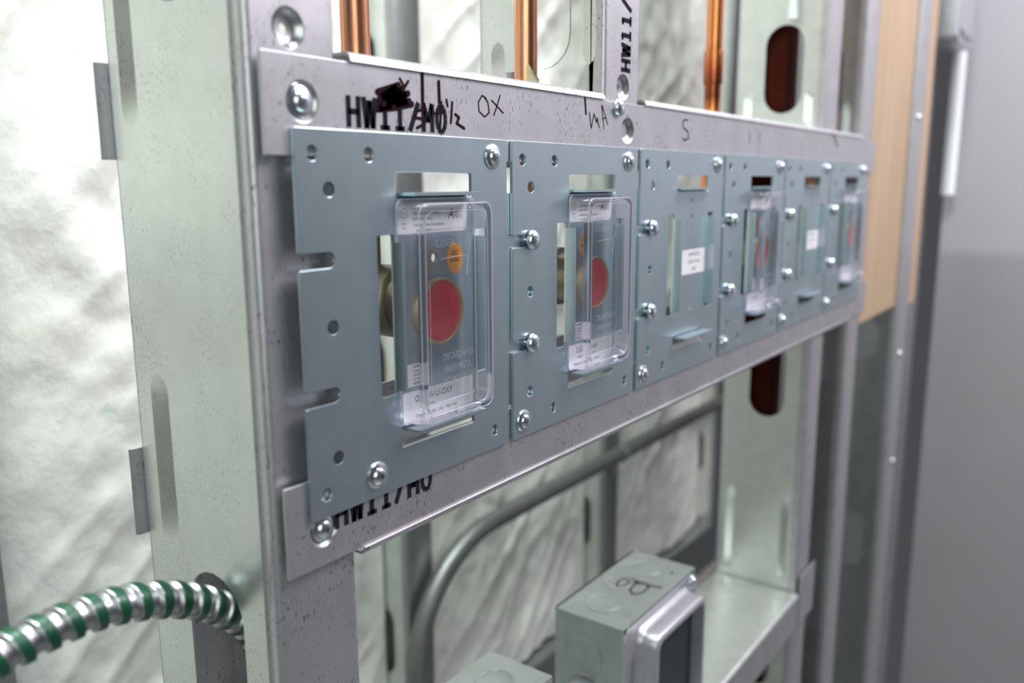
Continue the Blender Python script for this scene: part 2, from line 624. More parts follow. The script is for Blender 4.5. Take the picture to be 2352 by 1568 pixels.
def stud(label, x0, y0, zbot=FLOOR, ztop=TOP, fw=39, depth=87, holes=HOLES, ribs=(), dimples=(), mat='galvanised_web', group=None, fmat='galvanised_rail', ridge=False, t=1.1):
    r = thing('metal_stud', label, 'stud', (x0, y0, zbot), group)
    ya, yb = y0, y0 + depth
    yw = y0 + 8.5
    hl = [stadium(y0 + 40.5, z, 18, 40) for z in holes if zbot + 42 < z < ztop - 42]
    rl = [capsule_outline(cy, z0, z1, hw) for cy, z0, z1, hw in ribs]
    v, f = sheet(rect(yw, yb - 3, zbot, ztop), hl + rl, t, SIDE, (x0 + t / 2, 0, 0))
    part('web', MB().add(v, f), mat, r)
    # front flange with its bend and return lip
    pr = [(x0 + 0.2, yw + 0.4)]
    if ridge:
        pr += [(x0 + 0.9, yw - 0.8), (x0 + 1.0, yw - 2.2), (x0 + 0.1, yw - 3.4)]
    for k in range(6):
        a = math.pi + math.pi / 2 * k / 5
        pr.append((x0 + 2.6 + 2.6 * math.cos(a), ya + 2.6 + 2.6 * math.sin(a)))
    pr += [(x0 + fw - 1.6, ya), (x0 + fw - 0.4, ya + 0.5), (x0 + fw, ya + 1.8), (x0 + fw, ya + 13)]
    if dimples:
        # flange face with pressed screw dimples
        p1 = [q for q in pr if q[0] <= x0 + 2.61]
        p2 = pr[-4:]
        o = part('flange', MB().sweep(p1, zbot, ztop, 'z', t).sweep(p2, zbot, ztop, 'z', t), fmat, r, 40)
        v, f = sheet(rect(x0 + 2.6, x0 + fw - 1.6, zbot, ztop), [circ(dx, dz, 7.2, 28) for dx, dz in dimples], t, FRONT, (0, ya + t / 2, 0))
        part('flange', MB().add(v, f), fmat, r)
        for dx, dz in dimples:
            part('screw_dimple', dimple_mesh(MB(), dx, ya, dz), 'dimple_metal', r, 60)
    else:
        part('flange', MB().sweep(pr, zbot, ztop, 'z', t), fmat, r, 40)
    pb = [(x0 + fw, yb - 13), (x0 + fw, yb - 1.8), (x0 + fw - 0.6, yb - 0.4), (x0 + fw - 1.8, yb)]
    for k in range(6):
        a = math.pi / 2 + math.pi / 2 * k / 5
        pb.append((x0 + 2.6 + 2.6 * math.cos(a), yb - 2.6 + 2.6 * math.sin(a)))
    pb.append((x0 + 0.2, yb - 3.4))
    part('flange', MB().sweep(pb, zbot, ztop, 'z', t), fmat, r, 40)
    for cy, z0, z1, hw in ribs:
        part('pressed_rib', trough(x0, cy, z0, z1, hw, hw * 0.78), mat, r, 40)
    return r

G1 = 'front row of metal studs'
stud1 = stud('nearest metal stud, pale speckled web with armored cable through its hole', -13, 6.0, ridge=True,
             ribs=((78.3, 2, 130, 5.6), (74.5, -168, -94, 6.2), (78.3, -430, -270, 5.6)), dimples=((5.2, 33.4),), group=G1)
stud2 = stud('short metal stud above the rail, stencilled HW11 on its narrow front', 218, 4.6, zbot=-8,
             ribs=((77, -5, 62, 5.0), (14.5, 44, 130, 4.0)), dimples=((238.5, 33.4),), group=G1)
stud3 = stud('metal stud carrying the right end of the low sill track', 619, 4.6, ztop=-167,
             ribs=((78, -425, -330, 4.2), (20, -425, -330, 4.2)), group=G1)
stud3b = stud('metal stud above the upper track with a dark red hole', 619, 4.6, zbot=28,
             ribs=((78, 30, 66, 4.2), (20, 30, 66, 4.2)), group=G1)
stud4 = stud('metal stud just left of the wide plywood panel', 748, 4.6, fw=44, ribs=((20, -5, 66, 4.2),), group=G1, mat='galvanised_shaded')
stud5 = stud('metal stud between the two plywood panels', 975, 0.6, fw=56, group=G1, mat='galvanised_shaded')
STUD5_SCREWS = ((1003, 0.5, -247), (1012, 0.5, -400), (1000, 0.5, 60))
stud6 = stud('last metal stud, in the corner against the drywall', 1245, 36, group=G1, mat='galvanised_shaded')

# printed code, built from slab strokes
def slab_text(mb, code, x, z, h, pitch, y, w=None, vertical=False):
    w = w or pitch * 0.80
    t = pitch * 0.30
    def st(pts, tt=t):
        q = []
        for a, b in pts:
            if vertical:
                q.append((x - b * h, z + cur + a * w))
            else:
                q.append((x + cur + a * w, z + b * h))
        mb.ribbon(q, tt, y, ends=False)
    cur = 0.0
    for ch in code:
        if ch == 'H':
            st([(0.12, 0), (0.12, 1)]); st([(0.88, 0), (0.88, 1)]); st([(0.1, 0.5), (0.9, 0.5)], t * 0.9)
        elif ch == 'W':
            st([(0.05, 1), (0.25, 0)]); st([(0.25, 0), (0.5, 0.9)]); st([(0.5, 0.9), (0.75, 0)]); st([(0.75, 0), (0.95, 1)])
        elif ch == '1':
            st([(0.5, 0), (0.5, 1)]); st([(0.1, 0.06), (0.9, 0.06)], t * 0.8); st([(0.5, 0.96), (0.12, 0.86)], t * 0.8)
        elif ch == '/':
            st([(0.1, 0), (0.9, 1)])
        elif ch == 'M':
            st([(0.1, 0), (0.1, 1)]); st([(0.1, 1), (0.5, 0.35)]); st([(0.5, 0.35), (0.9, 1)]); st([(0.9, 1), (0.9, 0)])
        elif ch == 'O':
            st([(0.5 + 0.42 * math.cos(a), 0.5 + 0.47 * math.sin(a)) for a in [2 * math.pi * k / 14 for k in range(15)]], t * 0.9)
        cur += pitch
    return mb

part('stencil_code', slab_text(MB(), 'HW11/MO', 246.5, 42, 10.5, 8.0, 4.4, vertical=True), 'ink', stud2)

# ------------------------------------------------------------------ tracks that carry the outlet plates
def bend(y0, z0, sgn, r=2.6):
    """front flange rolling over into the horizontal web; sgn +1 for a web on top, -1 for a web at the bottom"""
    return [(y0 + r - r * math.cos(math.pi / 2 * k / 6), z0 + sgn * (r * math.sin(math.pi / 2 * k / 6) - r)) for k in range(7)]

RY = 1.9     # front face of the tracks
def track(label, zc, zw, x0, x1, gaps, dimples, notch=()):
    """zc: free edge of the flanges, zw: height of the web; gaps: spans of x with web"""
    r = thing('steel_track', label, 'track', (x0, RY, min(zc, zw)), 'tracks carrying the outlet plates')
    sgn = 1 if zw > zc else -1
    zf = zw - sgn * 2.6
    lo, hi = min(zc, zf), max(zc, zf)
    v, f = sheet(rect(x0, x1, lo, hi), [circ(dx, dz, 7.2, 28) for dx, dz in dimples], 1.5, FRONT, (0, RY + 0.75, 0), 0.2)
    part('front_flange', MB().add(v, f), 'galvanised_rail', r)
    for dx, dz in dimples:
        part('screw_dimple', dimple_mesh(MB(), dx, RY + 0.05, dz), 'dimple_metal', r, 60)
    for a, b in gaps:
        p = bend(RY, zw, sgn) + [(88.0, zw)]
        if sgn < 0:
            p = p[::-1]
        part('web', MB().sweep(p, a, b, 'x', 1.2), 'galvanised_rail', r, 40)
    # rear flange, its near end kicked outwards past the stud
    pr = [(x0 - 7.0, 94.0), (x0 - 6.3, 92.8), (x0 - 5, 92.4), (x1, 92.4)]
    mb = MB().sweep(pr, min(zc, zw), max(zc, zw), 'z', 1.3)
    part('rear_flange', mb, 'galvanised_rail', r, 30)
    return r

head = track('upper horizontal steel track with handwritten marks above the outlet plates', -9.7, 27, -10.5, 800, ((29, 213), (260, 746)), ((6.3, 8.8), (240, 9.5)))
sill = track('lower horizontal steel track running under the outlet plates', -128.2, -166, -10.5, 800, ((27, 746),), ((7.3, -149),))

STROKES = {
 'blob': [(42.9, 14.9), (54.6, 18.4), (43.9, 12.6), (57.0, 17.4), (43.4, 11.1), (59.9, 15.7), (46.2, 10.9), (60.5, 12.8), (42.3, 8.5), (51.7, 9.6), (61.9, 11.7)],
 'y1': [(55.4, 20.9), (58.1, 18.0)], 'y2': [(60.1, 20.4), (57.0, 16.5)], 'tall1': [(68.4, 24.0), (68.3, 10.4)], 'tall2': [(78.4, 21.7), (78.6, 13.6)],
 'five': [(70.2, 10.5), (64.1, 9.1), (63.2, 6.6), (67.8, 6.4), (68.5, 4.1), (64.6, 2.7)], 'four': [(74.2, 11.8), (74.8, 8.8), (80.5, 9.6)], 'four2': [(79.8, 13.7), (78.6, 2.3)],
 'tick': [(83.1, 15.0), (83.8, 12.4)], 'slash': [(86.8, 14.2), (85.7, 5.8)], 'two': [(88.7, 9.4), (91.2, 8.2), (89.5, 5.7), (94.5, 3.9)],
 'O': [(110.0, 17.5), (107.2, 18.6), (104.5, 15.5), (104.9, 11.7), (108.9, 9.5), (112.2, 11.6), (111.3, 15.9), (108.6, 18.2)], 'X1': [(114.1, 17.0), (122.6, 12.0)], 'X2': [(120.3, 19.6), (117.9, 14.7), (115.6, 10.7)],
 'mark': [(193.6, 23.6), (194.7, 16.1)], 'M': [(198.1, 17.2), (200.2, 8.9), (202.9, 16.6), (205.7, 12.1), (206.3, 14.8), (208.4, 9.6)],
 'A': [(210.8, 21.3), (213.4, 9.5)], 'A2': [(211.2, 21.4), (217.5, 11.7)], 'A3': [(211.9, 14.4), (216.0, 15.3)],
 'S': [(319.4, 19.7), (313.5, 19.5), (311.9, 17.5), (313.2, 14.6), (320.0, 12.5), (321.3, 8.6), (314.7, 6.8), (312.7, 8.3)],
 'v1': [(425, 18), (428, 9)], 'v2': [(446, 17), (448, 10)], 'v3': [(640, 24), (655, 14)]}
WID = {'blob': 2.6, 'tall1': 1.9, 'tall2': 1.8, 'five': 1.3, 'four': 1.2, 'four2': 1.3, 'two': 1.3, 'slash': 1.2, 'tick': 1.1, 'y1': 1.2, 'y2': 1.2, 'mark': 1.4, 'v3': 2.4, 'S': 0.9}
WORDS = (('blob', 'y1', 'y2'), ('tall1',), ('tall2', 'five', 'four', 'four2', 'tick', 'slash', 'two'), ('O', 'X1', 'X2'), ('mark',), ('M', 'A', 'A2', 'A3'), ('S',), ('v1',), ('v2',), ('v3',))
for keys in WORDS:
    mk = MB()
    for i, k in enumerate(keys):
        mk.ribbon(STROKES[k], WID.get(k, 0.62), RY - 0.14 - 0.0015 * i)
    part('marker_writing', mk, 'marker', head)
part('stencil_code', slab_text(MB(), 'HW11/MO', 27.0, 1.2, 11.4, 8.2, RY - 0.1), 'ink', head)
part('stencil_code', slab_text(MB(), 'HW11/MO', 12.5, -151.2, 11.4, 8.2, RY - 0.1), 'ink', sill)

# ------------------------------------------------------------------ screws
def cut_cross(mb_obj, depth, size):
    """sink a cross recess into a head"""
    cut = bmesh.new()
    for a in (0.35, 0.35 + math.pi / 2):
        r = bmesh.ops.create_cube(cut, size=1.0)
        for v in r['verts']:
            k = 1.0 if v.co.y < 0 else 0.55       # local -Y is outwards
            v.co = Vector((v.co.x * size * k, v.co.y * depth * 2, v.co.z * size * 0.26 * k))
            c, s_ = math.cos(a), math.sin(a)
            v.co = Vector((v.co.x * c - v.co.z * s_, v.co.y, v.co.x * s_ + v.co.z * c))
    return cut

def screw_mesh(name, prof, top, size):
    mb = MB().lathe(prof, (0, 0, 0), 32)
    me = mesh_of(name, mb, 'zinc_screw', (0, 0, 0), 40)
    bm = bmesh.new()
    bm.from_mesh(me)
    bmesh.ops.recalc_face_normals(bm, faces=bm.faces)
    for v in bm.verts:
        v.co *= 1000.0            # cut at millimetre scale, where the solver is robust
    bm.to_mesh(me)
    bm.free()
    cut = cut_cross(None, 1.5, size)
    for v in cut.verts:
        v.co = Vector((v.co.x, v.co.y - top, v.co.z))
    bmesh.ops.recalc_face_normals(cut, faces=cut.faces)
    cm = bpy.data.meshes.new('cut')
    cut.to_mesh(cm)
    cut.free()
    a = bpy.data.objects.new('a', me)
    b = bpy.data.objects.new('b', cm)
    COL.objects.link(a)
    COL.objects.link(b)
    m = a.modifiers.new('b', 'BOOLEAN')
    m.object = b
    m.operation = 'DIFFERENCE'
    m.solver = 'EXACT'
    m.use_self = True
    dg = bpy.context.evaluated_depsgraph_get()
    out = bpy.data.meshes.new_from_object(a.evaluated_get(dg))
    out.name = name
    bpy.data.objects.remove(a, do_unlink=True)
    bpy.data.objects.remove(b, do_unlink=True)
    for v in out.vertices:
        v.co *= MM
    out.set_sharp_from_angle(angle=math.radians(35))
    return out

WAFER = screw_mesh('wafer_screw', [(0, -3.0), (2.0, -3.0), (2.0, 0.0), (5.4, 0.0), (5.6, 0.35), (5.3, 0.95), (4.4, 1.35), (3.6, 1.55), (3.2, 2.2), (2.4, 2.75), (1.2, 3.0), (0, 3.05)], 3.05, 3.4)
PAN = screw_mesh('pan_screw', [(0, -4.5), (2.1, -4.5), (2.1, 0.0), (4.5, 0.0), (4.8, 0.4), (4.75, 1.4), (4.2, 2.5), (3.0, 3.2), (1.5, 3.5), (0, 3.55)], 3.55, 4.4)

def loc_in(thing_, p):
    o = ORIGIN[thing_]
    return (p[0] - o[0], p[1] - o[1], p[2] - o[2])

inst('screw', WAFER, head, loc_in(head, (6.3, RY + 1.5, 8.8)))
inst('screw', PAN, head, loc_in(head, (228.3, RY, 21.3)))
for q_ in STUD5_SCREWS:
    inst('screw', WAFER, stud5, loc_in(stud5, q_))
inst('screw', WAFER, sill, loc_in(sill, (7.3, RY + 1.5, -149)))

# ------------------------------------------------------------------ outlet plates
PT = 1.6
PW, PH = 122.5, 144.0
def plate_outline():
    r = 0.8
    pts = rect(0, PW, -PH, 0, r, 2)
    # insert the two slots open to the left edge (outline runs counter-clockwise, left edge is travelled downwards)
    out = []
    for i, p in enumerate(pts):
        out.append(p)
        q = pts[(i + 1) % len(pts)]
        if abs(p[0]) < 1e-6 and abs(q[0]) < 1e-6 and p[1] > q[1] + 50:
            for zt, zb, xe in ((-43.7, -49.6, 13.6), (-94.3, -100.2, 13.6)):
                rr = (zt - zb) / 2
                cz = (zt + zb) / 2
                out.append((0, zt + 0.5))
                out.append((0.5, zt))
                for k in range(9):
                    a = math.pi / 2 - math.pi * k / 8
                    out.append((xe + rr * math.cos(a), cz + rr * math.sin(a)))
                out.append((0.5, zb))
                out.append((0, zb - 0.5))
    return out

CX = 72.8
HOLE_R = 2.75
HOLES_P = [(8, -8.6), (35.4, -8.6), (15, -21.3), (14.3, -71.7), (14.2, -122), (7.6, -135), (35.3, -135), (112, -135)]
def plate_sheet(gas):
    h = [circ(x, z, HOLE_R) for x, z in HOLES_P]
    h += [rect(49, 96.6, -25, -15, 1.0, 3), rect(49, 96.6, -127.4, -118, 1.0, 3), rect(38.2, 47.3, -104, -39.2, 1.0, 3), rect(98.3, 107.4, -104, -39.2, 1.0, 3)]
    if gas:
        h += [circ(CX, -72.5, 12.9, 36), circ(71.4, -50.0, 1.9, 16)]
    else:
        h += [circ(72, -31, 1.5, 12), circ(71.6, -41, 1.5, 12), circ(73.5, -102, 1.5, 12)]
    h += [circ(95.2, -28.6, 0.9, 10)]
    v, f = sheet(plate_outline(), h, PT, FRONT, (0, PT / 2, 0), 0.18)
    return mesh_of('plate_sheet', MB().add(v, f), 'zinc_plate', (0, 0, 0))
SHEET_GAS, SHEET_BLANK = plate_sheet(True), plate_sheet(False)

def tab_mesh(kind):
    mb = MB()
    if kind == 'L':        # hinge at the right side of the slot, folded out towards the viewer
        p = [(47.3, 1.4), (46.3, 0.6), (46.0, -0.6), (46.0, -5.6)]
        mb.sweep(p, -102, -42, 'z', 1.3)
    elif kind == 'R':
        p = [(98.3, 1.4), (99.3, 0.6), (99.6, -0.6), (99.6, -5.6)]
        mb.sweep(p[::-1], -102, -42, 'z', 1.3)
    elif kind == 'T':
        p = [(1.4, -25.0), (0.6, -24.3), (-0.6, -24.1), (-8.6, -24.1)]
        mb.sweep(p[::-1], 51, 94.6, 'x', 1.3)
    else:
        p = [(1.4, -118.0), (0.6, -118.8), (-0.6, -119.0), (-8.6, -119.0)]
        mb.sweep(p, 51, 94.6, 'x', 1.3)
    return mesh_of('tab', mb, 'zinc_plate', (0, 0, 0), 50)
TABS = [tab_mesh(k) for k in 'LRTB']

def local(name, mb, mats, smooth=None):
    return mesh_of(name, mb, mats, (0, 0, 0), smooth)

RING = local('brass_ring', MB().lathe([(12.6, -1.5), (12.6, 1.6), (12.9, 2.6), (13.4, 2.9), (14.0, 2.6), (14.3, 1.6), (14.4, 0.0), (14.4, -1.4)], (CX, 0, -72.5), 56), 'brass_rim', 40)
CAP = local('red_cap', MB().lathe([(12.65, -1.0), (12.65, 1.5), (12.3, 1.75), (9.0, 1.5), (8.6, 1.35), (5.0, 1.2), (0, 1.15)], (CX, 0, -72.5), 48).box(CX - 5.5, CX + 5.5, -2.1, -1.0, -73.6, -71.4), 'red_cap', 40)
BARREL = local('brass_barrel', MB().lathe([(0, -62), (11, -62), (12, -61), (12, -46), (15.6, -45.5), (16, -44.5), (16, -20), (15, -19), (13.5, -18.5), (13.5, -1.7)], (CX, 0, -70.5), 40), 'brass', 40)

def lab(x0, x1, z0, z1, y, r=1.0):
    v, f = sheet(rect(x0, x1, z0, z1, r, 3), [], 0.12, FRONT, (0, y, 0))
    return MB().add(v, f)

TOPLAB = local('label_sticker', lab(49.6, 92.8, -39.4, -26.6, -0.08), 'sticker_white')
tl = MB()
for b, s_, x, z in (('ONLY FOR USE WITH AMICO', 1.55, 58.6, -31.8), ('FRONT BODY WITH', 1.55, 58.6, -34.1), ('CORRESPONDING PIN INDEXING', 1.55, 58.6, -36.6), ('ON FACTORY', 1.4, 60.5, -38.7), ('UL', 1.7, 53.1, -31.6), ('LISTED', 1.0, 51.8, -35.6), ('3SX1', 1.0, 52.4, -37.4)):
    tl.add(*text(b, s_, x, z, -0.16, sx=0.82 if s_ > 1.5 else 1.0, bold=0.01))
tl.add(*text('A', 6.6, 80.2, -34.2, -0.16, sx=0.85, shear=0.25, bold=-0.02))
tl.add(*text('MICO', 2.1, 84.3, -34.0, -0.16, sx=1.0))
tl.ribbon([(79.6, -31.6), (81.0, -32.5), (84.6, -31.4), (87.0, -30.9)], 0.22, -0.165)
tl.ribbon([(53.8 + 1.9 * math.cos(a), -31.1 + 1.9 * math.sin(a)) for a in [k * math.pi / 10 for k in range(21)]], 0.25, -0.16, ends=False)
TOPTXT = local('lettering', tl, 'print_grey')

BOTLAB = local('label_sticker', lab(50.0, 95.6, -118.0, -104.6, -0.08), 'sticker_white')
def bot_text(lines):
    m = MB()
    for b, s_, x, z, sx in lines:
        m.add(*text(b, s_, x, z, -0.16, sx=sx))
    return local('lettering', m, 'print_grey')
BOT_OXY = bot_text((('O.E-KW-U-OXY', 4.0, 57, -109.5, 0.86), ('Ring: Amico', 2.1, 60.5, -112.6, 0.9), ('Oxygen, English, USA 19081448', 2.5, 57, -116.4, 0.83)))
BOT_AIR = bot_text((('O.E-KW-U-AIR', 4.0, 57, -109.5, 0.86), ('Rough-In Assembly Wall', 2.1, 58.5, -112.6, 0.9), ('Medical Air, English, USA 19082041', 2.5, 55, -116.4, 0.76)))
CERT = local('label_sticker', lab(51.2, 66.0, -102.6, -93.0, -0.08, 0.5), 'sticker_white')
ct = MB()
for b, s_, z in (('CERTIFIED TO', 1.5, -94.8), ('Conforms to', 1.4, -96.6), ('CSA Z305.1', 1.4, -98.3), ('2011-04-1', 1.4, -100.0), ('4009756', 1.7, -102.0)):
    ct.add(*text(b, s_, 56.2, z, -0.16, sx=0.8, bold=0.02))
CERTTXT = local('lettering', ct, 'print_grey')

QC = {}
def qc(cx, cz):
    a = local('label_sticker', MB().add(*sheet([(cx + 5.2 * math.cos(t), cz + 6.6 * math.sin(t)) for t in [2 * math.pi * k / 36 for k in range(36)]], [], 0.12, FRONT, (0, -0.08, 0))), 'sticker_orange')
    m = MB().add(*text('QC', 2.6, cx, cz + 1.4, -0.17, 'CENTER', bold=0.03)).add(*text('PASSED', 2.2, cx, cz - 1.6, -0.17, 'CENTER', sx=0.92, bold=0.03))
    return a, local('lettering', m, 'print_grey')
QC1, QC2 = qc(84.4, -51.0), qc(64.5, -51.5)

SLIDE_LAB = local('label_sticker', lab(59, 96.5, -79.2, -63.0, -0.08, 1.2), 'sticker_white')
sl = MB()
for b, s_, z, sx in (('(HANDLE)', 3.6, -67.4, 1.1), ('SLIDE 10-16', 3.4, -72.2, 1.1), ('USE', 3.4, -77.2, 1.1)):
    sl.add(*text(b, s_, 77.5, z, -0.17, 'CENTER', sx=sx))
SLIDE_TXT = local('lettering', sl, 'print_grey')
STAMP = [local('lettering', MB().add(*text('D', 5.4, 20, -11.2, -0.03, bold=-0.15)), 'stamp'), local('lettering', MB().add(*text('1P', 5.4, 70, -10.2, -0.03, sx=0.8, bold=-0.1)), 'stamp')]

PLATES = [
 ('gas', 'oxygen outlet rough-in plate, leftmost, with orange sticker right of the red cap'),
 ('gas', 'gas outlet rough-in plate, second from left, with orange sticker above the red cap'),
 ('blank', 'bare slide bracket plate without cover, between the second and third red caps'),
 ('gas', 'gas outlet rough-in plate, fourth from left, third with a red cap'),
 ('blank', 'small-looking bare slide bracket plate, fifth from left, between two covered plates'),
 ('gas', 'gas outlet rough-in plate farthest right, beside the plywood'),
]
plates = []
for i, (kind, label) in enumerate(PLATES):
    x = 127.0 * i
    p = thing('outlet_plate', label, 'outlet plate', (x, 0, 0), 'outlet plates in a row')
    plates.append(p)
    gas = kind == 'gas'
    sh = inst('plate_sheet', SHEET_GAS if gas else SHEET_BLANK, p, (0, 0, 0))
    for me in TABS:
        inst('tab', me, p, (0, 0, 0))
    inst('screw', WAFER, p, (111.8, -0.02, -7.7))
    inst('screw', WAFER, p, (34.0, -0.02, -134.8) if i == 0 else (8.3, -0.02, -135.7))
    if i:
        for z in (-46.5, -97.2):
            inst('screw', PAN, p, (14.6, -0.7, z))
    if gas:
        inst('brass_barrel', BARREL, p, (0, 0, 0), 'brass outlet body behind the plate')
        inst('brass_ring', RING, p, (0, 0, 0))
        inst('red_cap', CAP, p, (0, 0, 0), 'red round dust cap')
        l = inst('label_sticker', TOPLAB, p, (0, 0, 0))
        inst('lettering', TOPTXT, l, (0, 0, 0))
        l = inst('label_sticker', BOTLAB, p, (0, 0, 0))
        inst('lettering', BOT_OXY if i == 0 else BOT_AIR, l, (0, 0, 0))
        l = inst('label_sticker', CERT, p, (0, 0, 0))
        inst('lettering', CERTTXT, l, (0, 0, 0))
        a, b = QC1 if i == 0 else QC2
        l = inst('label_sticker', a, p, (0, 0, 0), 'orange round sticker')
        inst('lettering', b, l, (0, 0, 0))
    else:
        l = inst('label_sticker', SLIDE_LAB, p, (0, 0, 0), 'white printed label')
        inst('lettering', SLIDE_TXT, l, (0, 0, 0))
    if i == 1:
        for me in STAMP:
            inst('lettering', me, p, (0, 0, 0))
# tongue of each plate that the next plate's slots clamp
TONGUE = local('rear_tongue', MB().box(116, 147, 1.7, 3.2, -126, -24), 'zinc_plate')
for p in plates[:-1]:
    inst('rear_tongue', TONGUE, p, (0, 0, 0))

# ------------------------------------------------------------------ clear plastic covers
def rrect_ring(x0, x1, z0, z1, r, y, n=6):
    return [(a, y, b) for a, b in rect(x0, x1, z0, z1, r, n)]

def cover_meshes(seed):
    rng = random.Random(seed)
    # rings from the rear rim, up the outer wall, over the lip and down into the sunken pocket
    spec = [(48.0, 98.0, -118.0, -25.6, 3.0, -0.7), (49.0, 97.2, -117.4, -26.4, 3.5, -1.0), (49.2, 97.0, -117.2, -26.6, 4.0, -6.0), (49.8, 96.6, -116.8, -27.0, 4.5, -10.4),
            (50.6, 95.8, -116.0, -27.8, 4.5, -11.4), (52.6, 94.2, -114.4, -29.4, 5.0, -11.6), (53.6, 93.4, -113.6, -30.2, 5.0, -11.0)]
    inner = [(55.0, 92.6, -111.5, -37.6, 3.5, -5.2), (56.0, 92.0, -110.6, -38.4, 3.5, -4.7)]
    rings = [rrect_ring(*s_) for s_ in spec + inner]
    n = len(rings[0])
    v = []
    for k, R_ in enumerate(rings):
        for a, b, c in R_:
            wob = 0.5 * math.sin(c * 0.09 + seed) * (1 if a < 60 else 0.2) if k >= 3 else 0
            v.append((a + wob * 0.6, b + wob * 0.5, c))
    f = []
    for k in range(len(rings) - 1):
        for i in range(n):
            j = (i + 1) % n
            f.append((k * n + i, k * n + j, (k + 1) * n + j, (k + 1) * n + i))
    f.append(tuple((len(rings) - 1) * n + i for i in range(n)))
    body = MB().add(v, f)
    return body

def tube_loop(ring, r):
    pts = [Vector(p) for p in ring] + [Vector(ring[0])]
    return MB().tube(pts, r, 8, caps=False)

COVER_LAB = ['clear plastic cover over the leftmost oxygen plate', 'clear plastic cover over the second plate from the left',
             'clear plastic cover over the third red cap, blurred', 'clear plastic cover farthest right beside the plywood']
emb = MB()
for b, s_, z in (('DISCARD AFTER', 4.4, -93.4), ('FINISH INSTALL', 4.4, -98.8), ('DO NOT PAINT', 4.4, -104.0)):
    emb.add(*text(b, s_, 91.0, z, -4.95, 'RIGHT', sx=0.66, bold=-0.08))
EMBOSS2 = local('embossed_lettering', MB().add(*text('COVER', 4.6, 66.5, -45.2, -4.95, sx=0.85, bold=-0.1)), 'clear_edge')
EMBOSS = local('embossed_lettering', emb, 'clear_edge')
rib_mb = MB()
rib_mb.tube([(70, -4.9, -50.2), (80, -4.9, -49.6), (87, -4.9, -49.6), (87, -4.9, -58)], 0.12, 6)
rib_mb.tube([(91.2, -4.9, -39.5), (88.8, -4.9, -46), (86.0, -4.9, -58)], 0.14, 6)
rib_mb.tube([(62.5, -4.9, -60), (62.5, -4.9, -108)], 0.13, 6)
MOULD = local('moulded_line', rib_mb, 'clear_edge', 60)
for j, i in enumerate((0, 1, 3, 5)):
    c = thing('plastic_cover', COVER_LAB[j], 'plastic cover', (127.0 * i, 0, 0), 'clear plastic outlet covers')
    body = cover_meshes(1.3 + j)
    inst('cover_shell', local('cover_shell', body, 'clear_plastic', 50), c, (0, 0, 0))
    e = MB()
    for sp, r in (((50.2, 96.2, -116.4, -27.4, 4.5, -11.2), 0.30), ((48.2, 97.8, -117.8, -25.8, 3.2, -0.9), 0.28), ((53.6, 93.4, -113.6, -30.2, 5.0, -11.2), 0.16), ((55.6, 92.3, -111.0, -38.0, 3.5, -4.9), 0.16)):
        t_ = tube_loop(rrect_ring(*sp), r)
        e.add(t_.v, t_.f)
    inst('cover_rim', local('cover_rim', e, 'clear_edge', 60), c, (0, 0, 0))
    inst('embossed_lettering', EMBOSS, c, (0, 0, 0))
    inst('embossed_lettering', EMBOSS2, c, (0, 0, 0))
    inst('moulded_line', MOULD, c, (0, 0, 0))

# ------------------------------------------------------------------ copper pipes
PY = 44.0
PIPE_LAB = {0: 'copper pipe rising behind the leftmost outlet plate', 1: 'copper pipe with a small yellowed tag, in front of the short stud',
            3: 'heat-stained copper pipe with a tinned joint, right of the stencilled stud', 5: 'copper pipe rising behind the rightmost outlet plate'}
for i in (0, 1, 3, 5):
    x = 127.0 * i + CX
    r = thing('copper_pipe', PIPE_LAB[i], 'pipe', (x, PY, -55), 'copper gas pipes')
    m = 'copper_stained' if i == 3 else 'copper'
    part('pipe', MB().tube([(x, PY, -55 + k * 95.5) for k in range(11)], 6.35, 24), m, r, 60)
    prof = [(6.4, -56.0), (7.6, -56.0), (7.8, -55.5), (7.8, -42), (7.4, -41), (6.4, -41)]
    part('socket', MB().lathe(prof, (x, PY, 0), 24, lambda a, b, h: (a, b, h)), 'brass' if i != 0 else 'brass', r, 40)
    if i == 3:
        prof = [(6.4, 56), (7.3, 56), (7.5, 57), (7.5, 80), (7.3, 81), (6.4, 81)]
        part('coupling', MB().lathe(prof, (x, PY, 0), 24, lambda a, b, h: (a, b, h)), m, r, 40)
    if i == 1:
        mb = MB().add([(x - 8.0, PY - 7.0, 44), (x + 1.0, PY - 8.0, 36.5), (x + 0.2, PY - 7.6, 27.5), (x - 9.0, PY - 6.0, 30),
                       (x - 8.0, PY - 6.8, 44), (x + 1.0, PY - 7.8, 36.5), (x + 0.2, PY - 7.4, 27.5), (x - 9.0, PY - 5.8, 30)],
                      [(0, 1, 2, 3), (7, 6, 5, 4), (0, 4, 5, 1), (1, 5, 6, 2), (2, 6, 7, 3), (3, 7, 4, 0)])
        tg = part('tag', mb, 'sticker_yellow', r, label='small yellowed paper tag')
        v, f = text('WARNING', 2.2, x - 6.8, 40.6, PY - 8.2, rot=-0.66, sx=0.9, bold=0.03)
        part('lettering', MB().add(v, f), 'print_grey', tg)

# ------------------------------------------------------------------ armored cable through the nearest stud
def catmull(P, n):
    P = [Vector(p) for p in P]
    Q = [P[0] * 2 - P[1]] + P + [P[-1] * 2 - P[-2]]
    out = []
    for i in range(1, len(Q) - 2):
        for k in range(n):
            t = k / n
            a, b, c, d = Q[i - 1:i + 3]
            out.append(0.5 * ((2 * b) + (c - a) * t + (2 * a - 5 * b + 4 * c - d) * t * t + (3 * b - a - 3 * c + d) * t ** 3))
    out.append(P[-1])
    return out

